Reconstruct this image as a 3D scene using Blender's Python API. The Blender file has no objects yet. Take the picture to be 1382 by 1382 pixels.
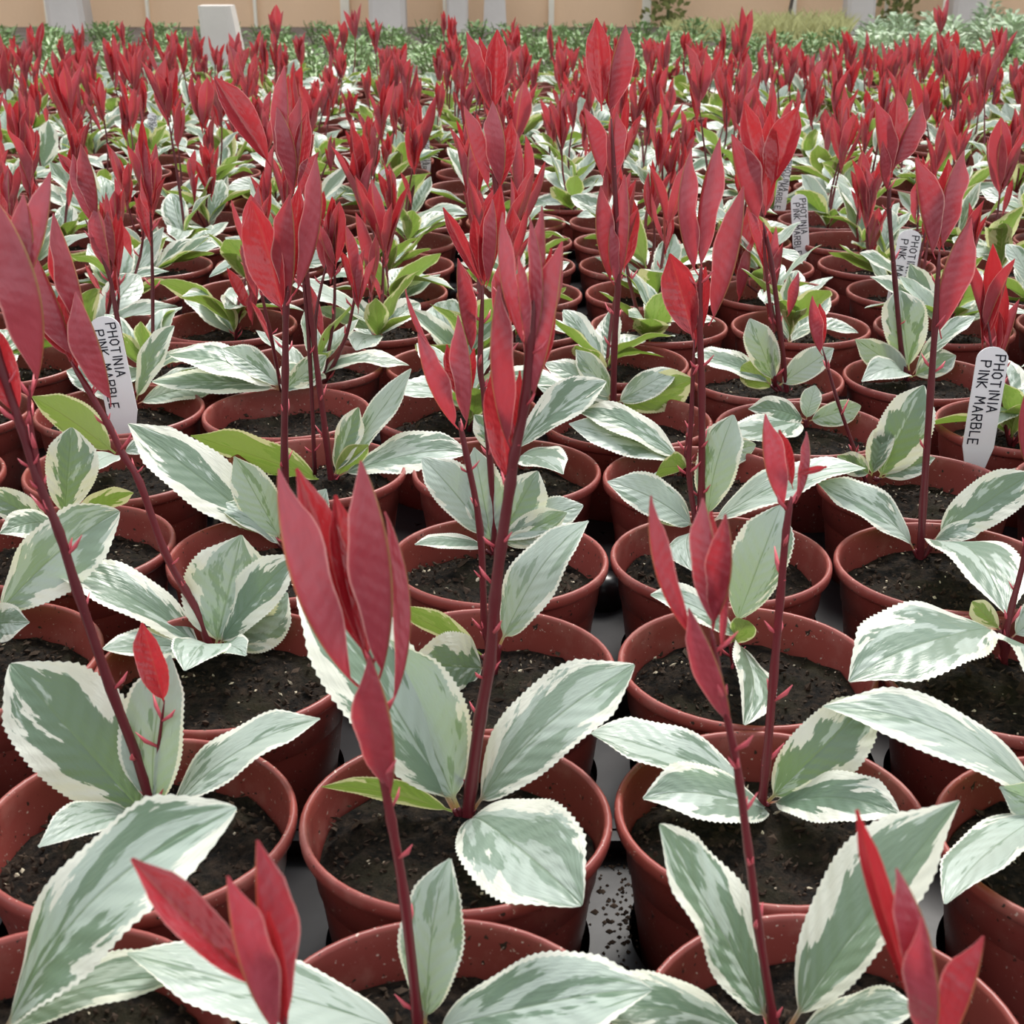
import bpy, math, random
from mathutils import Vector, Matrix, noise

# ------------------------------------------------------------------ camera, sky, sun
S = bpy.context.scene
COL = S.collection
PX_F = 1900.0                       # focal length in pixels of a 1382 px frame
PITCH = math.atan((691 + 80) / PX_F)
RIM_Z = 0.085                       # height of the pot rims
CAM_Z = RIM_Z + 0.233
cam_d = bpy.data.cameras.new('camera'); cam = bpy.data.objects.new('camera', cam_d); COL.objects.link(cam)
cam.location = (0, 0, CAM_Z); cam.rotation_euler = (math.pi / 2 - PITCH, 0, 0)
cam_d.sensor_width = 36; cam_d.sensor_fit = 'HORIZONTAL'; cam_d.lens = 36 * PX_F / 1382
cam_d.clip_start = 0.01; cam_d.clip_end = 100
cam_d.dof.use_dof = True; cam_d.dof.focus_distance = 0.62; cam_d.dof.aperture_fstop = 45
S.camera = cam

W = bpy.data.worlds.new('sky'); S.world = W; W.use_nodes = True
W.node_tree.nodes['Background'].inputs[0].default_value = (0.93, 0.97, 1.0, 1)
W.node_tree.nodes['Background'].inputs[1].default_value = 1.0
sun_d = bpy.data.lights.new('sun', 'SUN'); sun = bpy.data.objects.new('sun', sun_d); COL.objects.link(sun)
sun_d.energy = 3.8; sun_d.angle = math.radians(20); sun_d.color = (1.0, 0.96, 0.9)
sun.rotation_euler = Vector((-0.22, -0.72, -1.0)).to_track_quat('-Z', 'Y').to_euler()   # high, from behind the beds
S.view_settings.view_transform = 'Standard'; S.view_settings.look = 'None'
S.view_settings.gamma = 1.0; S.view_settings.exposure = 0.30
S.view_settings.use_curve_mapping = False

FW = Vector((0, math.cos(PITCH), -math.sin(PITCH))); UP = Vector((0, math.sin(PITCH), math.cos(PITCH)))
CAM = Vector((0, 0, CAM_Z))
def ray(px, py): return Vector((1, 0, 0)) * ((px - 691) / PX_F) + UP * (-(py - 691) / PX_F) + FW
def at_y(px, py, y): d = ray(px, py); return CAM + d * (y / d.y)
def at_z(px, py, z): d = ray(px, py); return CAM + d * ((z - CAM_Z) / d.z)
def depth(p): return (p - CAM).dot(FW)

# ------------------------------------------------------------------ materials
class N:
    def __init__(s, name):
        s.m = bpy.data.materials.new(name); s.m.use_nodes = True; s.t = s.m.node_tree; s.t.nodes.clear()
    def n(s, typ, **k):
        o = s.t.nodes.new(typ)
        for a, v in k.items():
            if a.startswith('i'):
                key = int(a[1:]) if a[1:].isdigit() else a[1:]
                s.put(o.inputs[key], v)
            else: setattr(o, a, v)
        return o
    def put(s, sock, v):
        if isinstance(v, bpy.types.NodeSocket): s.t.links.new(v, sock)
        elif isinstance(v, bpy.types.Node): s.t.links.new(v.outputs[0], sock)
        else:
            if isinstance(v, tuple) and len(v) == 3 and sock.type == 'RGBA': v = v + (1,)
            sock.default_value = v
    def math(s, op, a, b=0.0, c=0.0, clamp=False):
        o = s.n('ShaderNodeMath', operation=op, use_clamp=clamp); s.put(o.inputs[0], a); s.put(o.inputs[1], b); s.put(o.inputs[2], c); return o.outputs[0]
    def step(s, v, lo, hi, a=0.0, b=1.0):
        o = s.n('ShaderNodeMapRange', clamp=True); s.put(o.inputs[0], v)
        for i, q in enumerate((lo, hi, a, b)): s.put(o.inputs[1 + i], q)
        return o.outputs[0]
    def mix(s, f, a, b):
        o = s.n('ShaderNodeMix', data_type='RGBA'); s.put(o.inputs[0], f); s.put(o.inputs[6], a); s.put(o.inputs[7], b); return o.outputs[2]
    def noise(s, vec, scale, detail=3.0, rough=0.5):
        o = s.n('ShaderNodeTexNoise')
        if vec is not None: s.put(o.inputs['Vector'], vec)
        o.inputs['Scale'].default_value = scale; o.inputs['Detail'].default_value = detail; o.inputs['Roughness'].default_value = rough
        return o.outputs[0]
    def vec(s, x, y, z):
        o = s.n('ShaderNodeCombineXYZ'); s.put(o.inputs[0], x); s.put(o.inputs[1], y); s.put(o.inputs[2], z); return o.outputs[0]
    def bump(s, h, strength, dist):
        return s.n('ShaderNodeBump', iStrength=strength, iDistance=dist, iHeight=h).outputs[0]
    def out(s, sh): s.t.links.new(sh, s.n('ShaderNodeOutputMaterial').inputs[0]); return s.m
    def bsdf(s, col, rough=0.5, spec=0.5, normal=None, metallic=0.0):
        b = s.n('ShaderNodeBsdfPrincipled'); s.put(b.inputs['Base Color'], col); s.put(b.inputs['Roughness'], rough)
        s.put(b.inputs['Specular IOR Level'], spec); s.put(b.inputs['Metallic'], metallic)
        if normal is not None: s.put(b.inputs['Normal'], normal)
        return b.outputs[0]
    def mixsh(s, f, a, b):
        o = s.n('ShaderNodeMixShader'); s.put(o.inputs[0], f); s.put(o.inputs[1], a); s.put(o.inputs[2], b); return o.outputs[0]

def plain(name, col, rough=0.5, spec=0.5, var=0.25, scale=40.0, bump=0.0, bscale=200.0, bdist=0.001):
    k = N(name); co = k.n('ShaderNodeTexCoord').outputs['Object']
    n = k.noise(co, scale, 4)
    c = k.mix(n, tuple(v * (1 - var) for v in col), tuple(min(1, v * (1 + var)) for v in col))
    nm = k.bump(k.noise(co, bscale, 4), bump, bdist) if bump else None
    return k.out(k.bsdf(c, rough, spec, nm))

def leaf_material():
    k = N('variegated_leaf')
    uv = k.n('ShaderNodeSeparateXYZ', i0=k.n('ShaderNodeUVMap').outputs[0])
    u = uv.outputs[0]; v = k.math('MULTIPLY_ADD', uv.outputs[1], 2.0, -1.0)
    av = k.math('ABSOLUTE', v); e = k.math('SUBTRACT', 1.0, av)
    rnd = k.n('ShaderNodeObjectInfo').outputs['Random']
    r2 = k.math('FRACT', k.math('MULTIPLY', rnd, 17.31))
    sg = k.math('SIGN', v)
    across = k.math('SUBTRACT', k.math('MULTIPLY', u, 5.0), k.math('MULTIPLY', av, 2.0))
    along = k.math('MULTIPLY', av, 1.9)
    off = k.math('ADD', k.math('MULTIPLY', sg, 3.7), k.math('MULTIPLY', rnd, 91.0))
    n1 = k.noise(k.vec(across, along, off), 0.75, 5, 0.60)
    n2 = k.noise(k.vec(k.math('MULTIPLY', across, 0.8), k.math('MULTIPLY', along, 1.3), k.math('ADD', off, 33.0)), 0.7, 4, 0.58)
    # distance from the leaf edge, roughened by the noise drawn out along the side veins
    amt = k.step(r2, 0.0, 1.0, -0.30, 0.16)
    ed = k.math('ADD', k.math('SUBTRACT', e, k.math('MULTIPLY', k.math('SUBTRACT', n1, 0.42), 2.0)), k.math('MULTIPLY', amt, -1.0))
    cream = k.math('MULTIPLY', k.step(ed, 0.10, 0.14, 1.0, 0.0), 0.93)
    rim = k.step(k.math('SUBTRACT', e, k.math('MULTIPLY', k.math('SUBTRACT', n2, 0.4), 0.22)), 0.06, 0.085, 1.0, 0.0)
    cream = k.math('MAXIMUM', cream, rim)
    tipfade = k.step(u, 0.02, 0.10, 1.0, 0.0)
    mid = k.step(n2, k.step(r2, 0.0, 1.0, 0.36, 0.60), k.step(r2, 0.0, 1.0, 0.39, 0.63))
    green = k.mix(rnd, (0.145, 0.225, 0.160), (0.27, 0.36, 0.29))
    c = k.mix(mid, green, (0.46, 0.55, 0.49))
    c = k.mix(cream, c, (0.86, 0.88, 0.78))
    vein = k.step(av, 0.012, 0.035, 1.0, 0.0)
    c = k.mix(k.math('MULTIPLY', vein, 0.6), c, (0.16, 0.24, 0.15))
    c = k.mix(tipfade, c, (0.55, 0.22, 0.14))
    ub = k.mix(mid, (0.23, 0.33, 0.075), (0.34, 0.42, 0.13)); ub = k.mix(cream, ub, (0.72, 0.72, 0.42))
    ub = k.mix(k.math('MULTIPLY', vein, 0.7), ub, (0.28, 0.24, 0.1))
    side = k.n('ShaderNodeNewGeometry').outputs['Backfacing']       # underside of the blade has its own colour
    col = k.mix(side, c, ub)
    wv = k.math('SINE', k.math('MULTIPLY', k.math('SUBTRACT', u, k.math('MULTIPLY', av, 0.22)), 62.0))
    h = k.math('ADD', k.math('MULTIPLY', wv, 0.35), k.math('MULTIPLY', k.noise(k.vec(u, v, off), 14.0, 3), 1.2))
    h = k.math('ADD', h, k.math('MULTIPLY', k.step(av, 0.0, 0.06, -1.0, 0.0), 1.0))
    nm = k.bump(h, 0.4, 0.0006)
    rough = k.mix(side, (0.33,) * 3, (0.6,) * 3)
    b = k.bsdf(col, rough, 0.55, nm)
    tr = k.n('ShaderNodeBsdfTranslucent', i0=k.mix(cream, (0.26, 0.42, 0.06), (0.74, 0.76, 0.36)), iNormal=nm).outputs[0]
    return k.out(k.mixsh(0.26, b, tr))

def red_material():
    k = N('young_red_leaf')
    uv = k.n('ShaderNodeSeparateXYZ', i0=k.n('ShaderNodeUVMap').outputs[0])
    u = uv.outputs[0]; v = k.math('MULTIPLY_ADD', uv.outputs[1], 2.0, -1.0); av = k.math('ABSOLUTE', v)
    rnd = k.n('ShaderNodeObjectInfo').outputs['Random']
    r2 = k.math('FRACT', k.math('MULTIPLY', rnd, 23.7))
    nz = k.noise(k.vec(k.math('MULTIPLY', u, 3.0), k.math('MULTIPLY', v, 1.2), k.math('MULTIPLY', rnd, 70.0)), 1.6, 3)
    top = k.mix(r2, (0.16, 0.008, 0.018), (0.40, 0.014, 0.022)); top = k.mix(k.step(nz, 0.35, 0.75), top, (0.38, 0.040, 0.055))
    und = k.mix(rnd, (0.19, 0.016, 0.030), (0.45, 0.090, 0.125)); und = k.mix(k.step(nz, 0.4, 0.7), und, (0.34, 0.055, 0.080))
    vein = k.step(av, 0.03, 0.07, 1.0, 0.0)
    edge = k.step(av, 0.93, 0.98)
    und = k.mix(k.math('MULTIPLY', vein, 0.9), und, (0.40, 0.25, 0.10))
    und = k.mix(k.math('MULTIPLY', edge, 0.75), und, (0.80, 0.42, 0.38))
    top = k.mix(k.math('MULTIPLY', vein, 0.5), top, (0.42, 0.10, 0.06))
    top = k.mix(k.math('MULTIPLY', edge, 0.7), top, (0.75, 0.32, 0.30))
    side = k.n('ShaderNodeNewGeometry').outputs['Backfacing']
    col = k.mix(side, top, und)
    wv = k.math('SINE', k.math('MULTIPLY', k.math('SUBTRACT', u, k.math('MULTIPLY', av, 0.12)), 75.0))
    nm = k.bump(k.math('ADD', k.math('MULTIPLY', wv, 0.10), k.math('MULTIPLY', nz, 3.0)), 0.4, 0.0008)
    b = k.bsdf(col, k.mix(side, (0.22,) * 3, (0.36,) * 3), 0.8, nm)
    tr = k.n('ShaderNodeBsdfTranslucent', i0=(0.80, 0.06, 0.07), iNormal=nm).outputs[0]
    return k.out(k.mixsh(0.25, b, tr))

def stem_material():
    k = N('red_stem'); rnd = k.n('ShaderNodeObjectInfo').outputs['Random']
    co = k.n('ShaderNodeTexCoord').outputs['Object']
    c = k.mix(rnd, (0.05, 0.006, 0.012), (0.17, 0.012, 0.022)); c = k.mix(k.noise(co, 160.0, 3), c, (0.13, 0.02, 0.026))
    return k.out(k.bsdf(c, 0.38, 0.5))

def pot_material():
    k = N('terracotta_plastic'); rnd = k.n('ShaderNodeObjectInfo').outputs['Random']
    co = k.n('ShaderNodeTexCoord').outputs['Object']
    c = k.mix(rnd, (0.215, 0.040, 0.034), (0.27, 0.054, 0.044))
    d = k.noise(co, 55.0, 5, 0.65)
    c = k.mix(k.step(d, 0.52, 0.80), c, (0.33, 0.12, 0.10))
    spk = k.noise(co, 420.0, 2)
    c = k.mix(k.step(spk, 0.68, 0.71), c, (0.030, 0.020, 0.015)); c = k.mix(k.step(k.noise(co, 700.0, 2), 0.69, 0.72), c, (0.50, 0.36, 0.31))
    return k.out(k.bsdf(c, k.step(d, 0.3, 0.7, 0.34, 0.52), 0.45, k.bump(d, 0.08, 0.001)))

def compost_material():
    k = N('compost'); co = k.n('ShaderNodeTexCoord').outputs['Object']
    a = k.noise(co, 230.0, 6, 0.75); b = k.noise(co, 40.0, 5)
    c = k.mix(k.step(a, 0.42, 0.66), (0.003, 0.0024, 0.002), (0.050, 0.033, 0.022))
    c = k.mix(k.step(b, 0.52, 0.72), c, (0.030, 0.026, 0.011))
    return k.out(k.bsdf(c, 0.9, 0.2, k.bump(k.noise(co, 300.0, 6, 0.75), 1.0, 0.005)))

M = {}
M['leaf'] = leaf_material(); M['red'] = red_material(); M['stem'] = stem_material(); M['pot'] = pot_material(); M['compost'] = compost_material()
M['pink'] = plain('pink_bract', (0.60, 0.10, 0.13), 0.45)
M['crumb'] = plain('bark_crumb', (0.045, 0.030, 0.021), 0.9, 0.2, 0.5, 300)
M['perlite'] = plain('pale_grit', (0.50, 0.44, 0.33), 0.8, 0.2, 0.3, 300)
M['tray'] = plain('black_plastic', (0.010, 0.010, 0.012), 0.30, 0.32, 0.3, 60, 0.05, 90)
M['label'] = plain('white_plastic', (0.80, 0.79, 0.83), 0.4, 0.4, 0.03, 60)
M['ink'] = plain('black_ink', (0.018, 0.018, 0.03), 0.6, 0.2)
M['ground'] = plain('earth_floor', (0.20, 0.17, 0.155), 0.9, 0.2, 0.35, 9, 0.6, 60, 0.01)
M['board'] = plain('tan_board', (0.80, 0.56, 0.37), 0.85, 0.2, 0.14, 3.0, 0.25, 90, 0.003)
M['batten'] = plain('pale_batten', (0.82, 0.77, 0.66), 0.8, 0.2, 0.2, 9)
M['post'] = plain('whitewashed_concrete', (0.60, 0.56, 0.53), 0.85, 0.2, 0.2, 6, 0.3, 60, 0.003)
M['darkpole'] = plain('dark_pole', (0.12, 0.10, 0.085), 0.8, 0.2)
M['bush'] = plain('small_green_leaf', (0.25, 0.38, 0.16), 0.45, 0.5, 0.85, 160)
M['palebush'] = plain('pale_green_leaf', (0.45, 0.56, 0.38), 0.5, 0.5, 0.7, 70)
M['twig'] = plain('green_twig', (0.12, 0.16, 0.06), 0.7, 0.3)
M['grass'] = plain('dry_grass', (0.55, 0.54, 0.25), 0.8, 0.2, 0.45, 30)
M['vine'] = plain('wall_weed', (0.20, 0.22, 0.075), 0.8, 0.2, 0.5, 60)

# ------------------------------------------------------------------ helpers
def mesh(name, vs, fs, mat, smooth=True, uvs=None, mats=None, fmat=None):
    me = bpy.data.meshes.new(name); me.from_pydata([tuple(v) for v in vs], [], fs)
    for m in (mats or [mat]): me.materials.append(M[m])
    if fmat: me.polygons.foreach_set('material_index', fmat)
    if smooth: me.polygons.foreach_set('use_smooth', [True] * len(me.polygons))
    if uvs:
        l = me.uv_layers.new(name='UVMap'); flat = []
        for p in me.polygons:
            for i in p.vertices: flat += uvs[i]
        l.data.foreach_set('uv', flat)
    me.update(); return me
def link(name, me, parent=None, mat4=None):
    o = bpy.data.objects.new(name, me); COL.objects.link(o); o.parent = parent
    if mat4 is not None: o.matrix_local = mat4
    return o
def tag(o, label=None, cat=None, group=None, kind=None):
    if label: o['label'] = label
    if cat: o['category'] = cat
    if group: o['group'] = group
    if kind: o['kind'] = kind
    return o
def tube(path, radii, seg=7):
    vs, fs = [], []
    n = len(path)
    for i, p in enumerate(path):
        t = (path[min(i + 1, n - 1)] - path[max(i - 1, 0)]).normalized()
        a = t.cross(Vector((0, 1, 0.01))).normalized(); b = t.cross(a)
        for j in range(seg):
            q = 2 * math.pi * j / seg
            vs.append(p + (a * math.cos(q) + b * math.sin(q)) * radii[i])
    for i in range(n - 1):
        for j in range(seg):
            k = (j + 1) % seg
            fs.append((i * seg + j, i * seg + k, (i + 1) * seg + k, (i + 1) * seg + j))
    fs.append(tuple(range((n - 1) * seg, n * seg))); fs.append(tuple(reversed(range(seg))))
    return vs, fs
def smooth_path(pts, per=4):
    out = []
    P = [pts[0]] + list(pts) + [pts[-1]]
    for i in range(1, len(P) - 2):
        a, b, c, d = P[i - 1], P[i], P[i + 1], P[i + 2]
        for j in range(per):
            t = j / per
            out.append(0.5 * ((2 * b) + (c - a) * t + (2 * a - 5 * b + 4 * c - d) * t * t + (3 * b - a - 3 * c + d) * t ** 3))
    out.append(pts[-1]); return out
def lathe(profile, seg):
    vs, fs = [], []
    for r, z in profile:
        for j in range(seg):
            a = 2 * math.pi * j / seg; vs.append((r * math.cos(a), r * math.sin(a), z))
    for i in range(len(profile) - 1):
        for j in range(seg):
            k = (j + 1) % seg; fs.append((i * seg + j, i * seg + k, (i + 1) * seg + k, (i + 1) * seg + j))
    fs.append(tuple(reversed(range(seg)))); fs.append(tuple(range((len(profile) - 1) * seg, len(profile) * seg)))
    return vs, fs
def box(x0, x1, y0, y1, z0, z1):
    vs = [(x, y, z) for z in (z0, z1) for y in (y0, y1) for x in (x0, x1)]
    return vs, [(0, 2, 3, 1), (4, 5, 7, 6), (0, 1, 5, 4), (2, 6, 7, 3), (0, 4, 6, 2), (1, 3, 7, 5)]
def join(parts):
    V, F = [], []
    for vs, fs in parts:
        o = len(V); V += list(vs); F += [tuple(i + o for i in f) for f in fs]
    return V, F

def leaf_mesh(name, L, Wd, kind, bend=0.0, fold=0.2, twist=0.0, wave=0.3, seed=0, nseg=26, nc=6):
    """A serrated blade along +Y with its upper face on +Z; base at the origin, tip at (0, L, 0)."""
    rn = random.Random(seed); ph = rn.uniform(0, 6.28); a1 = rn.uniform(0.62, 0.84); b1 = rn.uniform(0.52, 0.74); skew = rn.uniform(-0.12, 0.12)
    rows = []; y = z = 0.0; pa = 0.0
    for i in range(nseg + 1):
        s = i / nseg
        sp = max(0.0, (s - 0.07) / 0.93)
        if kind == 'leaf':
            w = (sp ** a1) * ((1 - sp) ** b1) / ((a1 / (a1 + b1)) ** a1 * (b1 / (a1 + b1)) ** b1)
            if s > 0.80: w *= 1 - 0.5 * ((s - 0.80) / 0.20) ** 1.1
        else:
            w = (sp ** a1) * ((1 - sp) ** 0.66) / ((a1 / (a1 + .66)) ** a1 * (.66 / (a1 + .66)) ** .66)
            if s > 0.8: w *= 1 - 0.5 * ((s - 0.8) / 0.2)
        w = max(w * Wd / 2, 0.011 * L if s < 0.12 else 0.0004)
        ang = bend * (s - 0.5) * (1.6 if kind == 'leaf' else 1.2) + (0.25 * bend * math.sin(s * 5 + ph) if kind == 'leaf' else 0)
        if i: y += math.cos(ang) * L / nseg; z += math.sin(ang) * L / nseg
        rows.append((s, w, y, z, ang))
    ty, tz = rows[-1][2], rows[-1][3]; rot = -math.atan2(tz, ty); sc = L / math.hypot(ty, tz)
    vs, uvs, fs = [], [], []
    m = 2 * nc + 1
    for i, (s, w, yy, zz, ang) in enumerate(rows):
        tooth = (0.034 if kind == 'leaf' else 0.015) * (1 if i % 2 else -0.4) * (1 if 0.16 < s < 0.98 else 0)
        for j in range(m):
            v = j / nc - 1.0
            av = abs(v); x = v * w * (1 + (skew if v > 0 else -skew) * math.sin(s * 3.14))
            up = fold * abs(x) * (1 - 0.25 * av) + wave * w * 0.22 * av * av * math.sin(s * 13 + ph + (1.9 if v > 0 else 0))
            if kind == 'red':                                       # young blades are folded along the midrib
                ph2 = fold * (1.12 - 0.28 * s); up = abs(x) * math.sin(ph2) + wave * w * 0.16 * av * math.sin(s * 15 + ph + (1.9 if v > 0 else 0)); x *= math.cos(ph2)
            yo = 0.0
            if j in (0, m - 1): x *= 1 + tooth; yo = 0.5 * max(tooth, 0) * w
            t = twist * (s - 0.3)
            X = x * math.cos(t) - up * math.sin(t); U = x * math.sin(t) + up * math.cos(t)
            Y = yy - U * math.sin(ang) + yo; Z = zz + U * math.cos(ang)
            Y, Z = (Y * math.cos(rot) - Z * math.sin(rot)) * sc, (Y * math.sin(rot) + Z * math.cos(rot)) * sc
            vs.append((X, Y, Z)); uvs.append((s, v * 0.5 + 0.5))
    for i in range(nseg):
        for j in range(m - 1):
            a = i * m + j; fs.append((a, a + 1, a + m + 1, a + m))
    return mesh(name, vs, fs, kind, True, uvs)

def frame(B, axis, normal):
    a = axis.normalized(); n = (normal - a * normal.dot(a)).normalized(); x = a.cross(n)
    m = Matrix((x, a, n)).transposed().to_4x4(); m.translation = B
    return m

# ------------------------------------------------------------------ the place: ground and back wall
gs = 9.0
floor = link('floor', mesh('floor', *box(-gs, gs, -3, 14, -0.06, -0.001), 'ground', False)); tag(floor, 'bare grey brown earth floor under the plant beds', kind='structure')
WALL_Y = 5.9
wall = link('wall_back', mesh('wall_back', *box(-6, 6, WALL_Y + 0.03, WALL_Y + 0.12, -0.02, 2.6), 'board', False)); tag(wall, 'tan boarded back wall', kind='structure')
def wx(px): return at_y(px, 20, WALL_Y).x
joints = [-380, -170, 68, 200, 345, 466, 600, 744, 872, 1070, 1195, 1330, 1560, 1790]
joints = [wx(j) for j in joints]
for a, b in zip([-6] + joints, joints + [6]):
    link('panel', mesh('panel', *box(a + 0.004, b - 0.004, WALL_Y + 0.008, WALL_Y + 0.03, 0.0, 2.55), 'board', False), wall)
for j, wd in zip(joints, [.03, .03, .035, .012, .012, .035, .012, .022, .034, .02, .012, .03, .03, .03]):
    link('batten', mesh('batten', *box(j - wd / 2, j + wd / 2, WALL_Y - 0.012, WALL_Y + 0.03, 0.0, 2.5), 'batten', False), wall)

def post(name, px, py_base, w0, w1, h, lean, y, label, mat='post'):
    b = at_z(px, py_base, 0.0) if y is None else at_y(px, py_base, y); b.z = 0
    vs = []
    nz = 8
    for i in range(nz + 1):
        t = i / nz; w = w0 + (w1 - w0) * t; c = lean * t * h
        ch = w * 0.12
        ring = [(-w/2 + ch, -w/2), (w/2 - ch, -w/2), (w/2, -w/2 + ch), (w/2, w/2 - ch), (w/2 - ch, w/2), (-w/2 + ch, w/2), (-w/2, w/2 - ch), (-w/2, -w/2 + ch)]
        for x, yy in ring: vs.append((x + c, yy, t * h))
    fs = [(i*8+j, i*8+(j+1) % 8, (i+1)*8+(j+1) % 8, (i+1)*8+j) for i in range(nz) for j in range(8)] + [tuple(range(nz*8, nz*8+8)), tuple(reversed(range(8)))]
    o = link(name, mesh(name, vs, fs, mat, False)); o.location = b
    return tag(o, label, 'post')
post('concrete_post', 100, 60, 0.14, 0.10, 2.2, -0.06, 5.6, 'whitewashed leaning post against the back wall at far left')
post('concrete_post', 308, 100, 0.10, 0.080, 0.17, -0.10, 3.7, 'short stubby concrete post standing in the bed at left, behind the red shoots')
post('concrete_post', 525, 60, 0.135, 0.11, 2.2, 0.0, 5.55, 'wide pale whitewashed post in front of the back wall, left of centre')
post('concrete_post', 618, 60, 0.08, 0.07, 2.2, 0.0, 5.6, 'slim pale post beside the dark propped poles')
post('concrete_post', 1155, 60, 0.105, 0.08, 2.2, 0.0, 5.5, 'whitewashed post behind the dry grass clump')
post('concrete_post', 1298, 60, 0.12, 0.10, 2.2, 0.0, 5.5, 'pale post behind the pale green shrubs at far right')
def pole(px0, py0, px1, py1, y, r, label, mat='darkpole'):
    a = at_y(px0, py0, y); b = at_y(px1, py1, y); a2 = a + (a - b) * (a.z / max(1e-6, (b.z - a.z))); b2 = a + (b - a) * 4.5
    vs, fs = tube(smooth_path([a2, (a2 + b2) / 2, b2], 3), [r] * 7, 8)
    o = link('timber_pole', mesh('timber_pole', [v - a2 for v in vs], fs, mat)); o.location = a2
    return tag(o, label, 'pole')
pole(655, 36, 659, 0, 5.72, 0.007, 'thin dark pole propped against the wall, left leg of the pair')
pole(681, 36, 677, 0, 5.72, 0.007, 'thin dark pole propped against the wall, right leg of the pair')
pole(1064, 24, 1069, 0, 5.72, 0.007, 'thin dark pole leaning on the wall above the dry grass')
pole(1272, 45, 1277, 0, 5.3, 0.010, 'pale thin stake in front of the far right post', 'batten')
bk = at_y(668, 36, 5.65)
vs, fs = box(-0.045, 0.045, -0.04, 0.04, 0, 0.14); o = link('concrete_block', mesh('concrete_block', [(x * (1 - z * 1.2), y * (1 - z * 1.2), z) for x, y, z in vs], fs, 'post', False)); o.location = (bk.x, 5.65, 0); tag(o, 'small concrete footing block between the two dark poles', 'block')

# ------------------------------------------------------------------ far beds of small green plants
def bush_mesh(name, seed, nleaf, r, h, ll, mat):
    rn = random.Random(seed); V, F = [], []
    for _ in range(nleaf):
        az = rn.uniform(0, 6.28); el = rn.uniform(0.1, 1.5); rr = rn.uniform(0.45, 1.0)
        c = Vector((math.cos(az) * math.cos(el) * r * rr, math.sin(az) * math.cos(el) * r * rr, h * (0.25 + 0.75 * math.sin(el) * rr)))
        d = Vector((math.cos(az), math.sin(az), rn.uniform(-0.1, 0.9))).normalized(); sd = d.cross(Vector((rn.uniform(-.5, .5), rn.uniform(-.5, .5), 1))).normalized()
        n = d.cross(sd); L = ll * rn.uniform(0.7, 1.2); w = L * 0.24; o = len(V)
        V += [c, c + d * L * .5 + sd * w - n * w * .3, c + d * L, c + d * L * .5 - sd * w - n * w * .3]
        F += [(o, o + 1, o + 2), (o, o + 2, o + 3)]
    return mesh(name, V, F, mat, False)
def twig_mesh(h):
    return mesh('twig', *join([tube([Vector((0, 0, 0)), Vector((math.cos(a) * .25 * h, math.sin(a) * .25 * h, .5 * h)), Vector((math.cos(a) * .4 * h, math.sin(a) * .4 * h, .85 * h))], [.003, .0025, .001], 5) for a in (0, 1.6, 3.1, 4.7)]), 'twig')
rnd = random.Random(5)
gb = [bush_mesh('foliage', s, 130, 0.058, 0.085, 0.022, 'bush') for s in range(5)]
pb = [bush_mesh('foliage', 20 + s, 150, 0.058, 0.115, 0.030, 'palebush') for s in range(4)]
tw = twig_mesh(0.11)
def bush(pos, meshes, label, group, sc):
    e = tag(link('bedding_plant', None), label, 'plant', group); e.empty_display_size = 0.03
    e.location = pos; e.rotation_euler.z = rnd.uniform(0, 6.28); e.scale = (sc, sc, sc * rnd.uniform(.85, 1.2))
    link('foliage', rnd.choice(meshes), e); link('stem', tw, e)
y = 2.78
while y < 4.75:
    half = y * 0.37 + 0.25; step = 0.128 + 0.018 * (y - 2.4); x = -half + rnd.uniform(0, .05)
    while x < half:
        pxs = 691 + PX_F * x / (y * math.cos(PITCH) + 0.1)
        if abs(pxs - 308) < 50 and 3.5 < y < 3.9: x += step; continue
        if not (pxs > 1135 and y > 3.45) and not (960 < pxs < 1180 and y > 4.3):
            bush(Vector((x + rnd.uniform(-.01, .01), y + rnd.uniform(-.01, .01), 0)), gb, 'small bushy green plant in the far bed before the tan wall', 'green plants in the far bed', rnd.uniform(0.8, 1.0))
        x += step
    y += step * 1.12
for i in range(28):
    px = 1178 + (i % 4) * 76 + (i // 4 % 2) * 30 + rnd.uniform(-4, 4); yy = 3.6 + (i // 4) * 0.19
    p = at_y(px, 70, yy); p.z = 0
    bush(p, pb, 'taller pale green and white plant in the far right bed', 'pale plants in the far right bed', rnd.uniform(0.8, 1.1))
# dry grass and weeds at the wall foot
def grass(name, px0, px1, y0, y1, n, h, mat, label, seed):
    rn = random.Random(seed); V, F = [], []
    for _ in range(n):
        yy = rn.uniform(y0, y1); p = at_y(rn.uniform(px0, px1), 50, yy); p.z = 0; hh = h * rn.uniform(.4, 1.1)
        d = Vector((rn.uniform(-.5, .5), rn.uniform(-.3, .3), 1)) * hh; s = Vector((0.004, rn.uniform(-.003, .003), 0)); o = len(V)
        V += [p - s, p + s, p + d * .6 + s * .7, p + d * .6 - s * .7, p + d + Vector((d.x * .4, 0, -.02 * hh))]
        F += [(o, o + 1, o + 2, o + 3), (o + 3, o + 2, o + 4)]
    return tag(link(name, mesh(name, V, F, mat, False)), label, 'grass', kind='stuff')
grass('dry_grass', 1000, 1142, 4.6, 5.4, 1700, 0.095, 'grass', 'clump of dry yellow green grass by the wall foot', 3)
grass('dry_grass', 900, 985, 5.0, 5.6, 400, 0.06, 'grass', 'thin dry grass along the wall foot left of the clump', 4)
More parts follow.
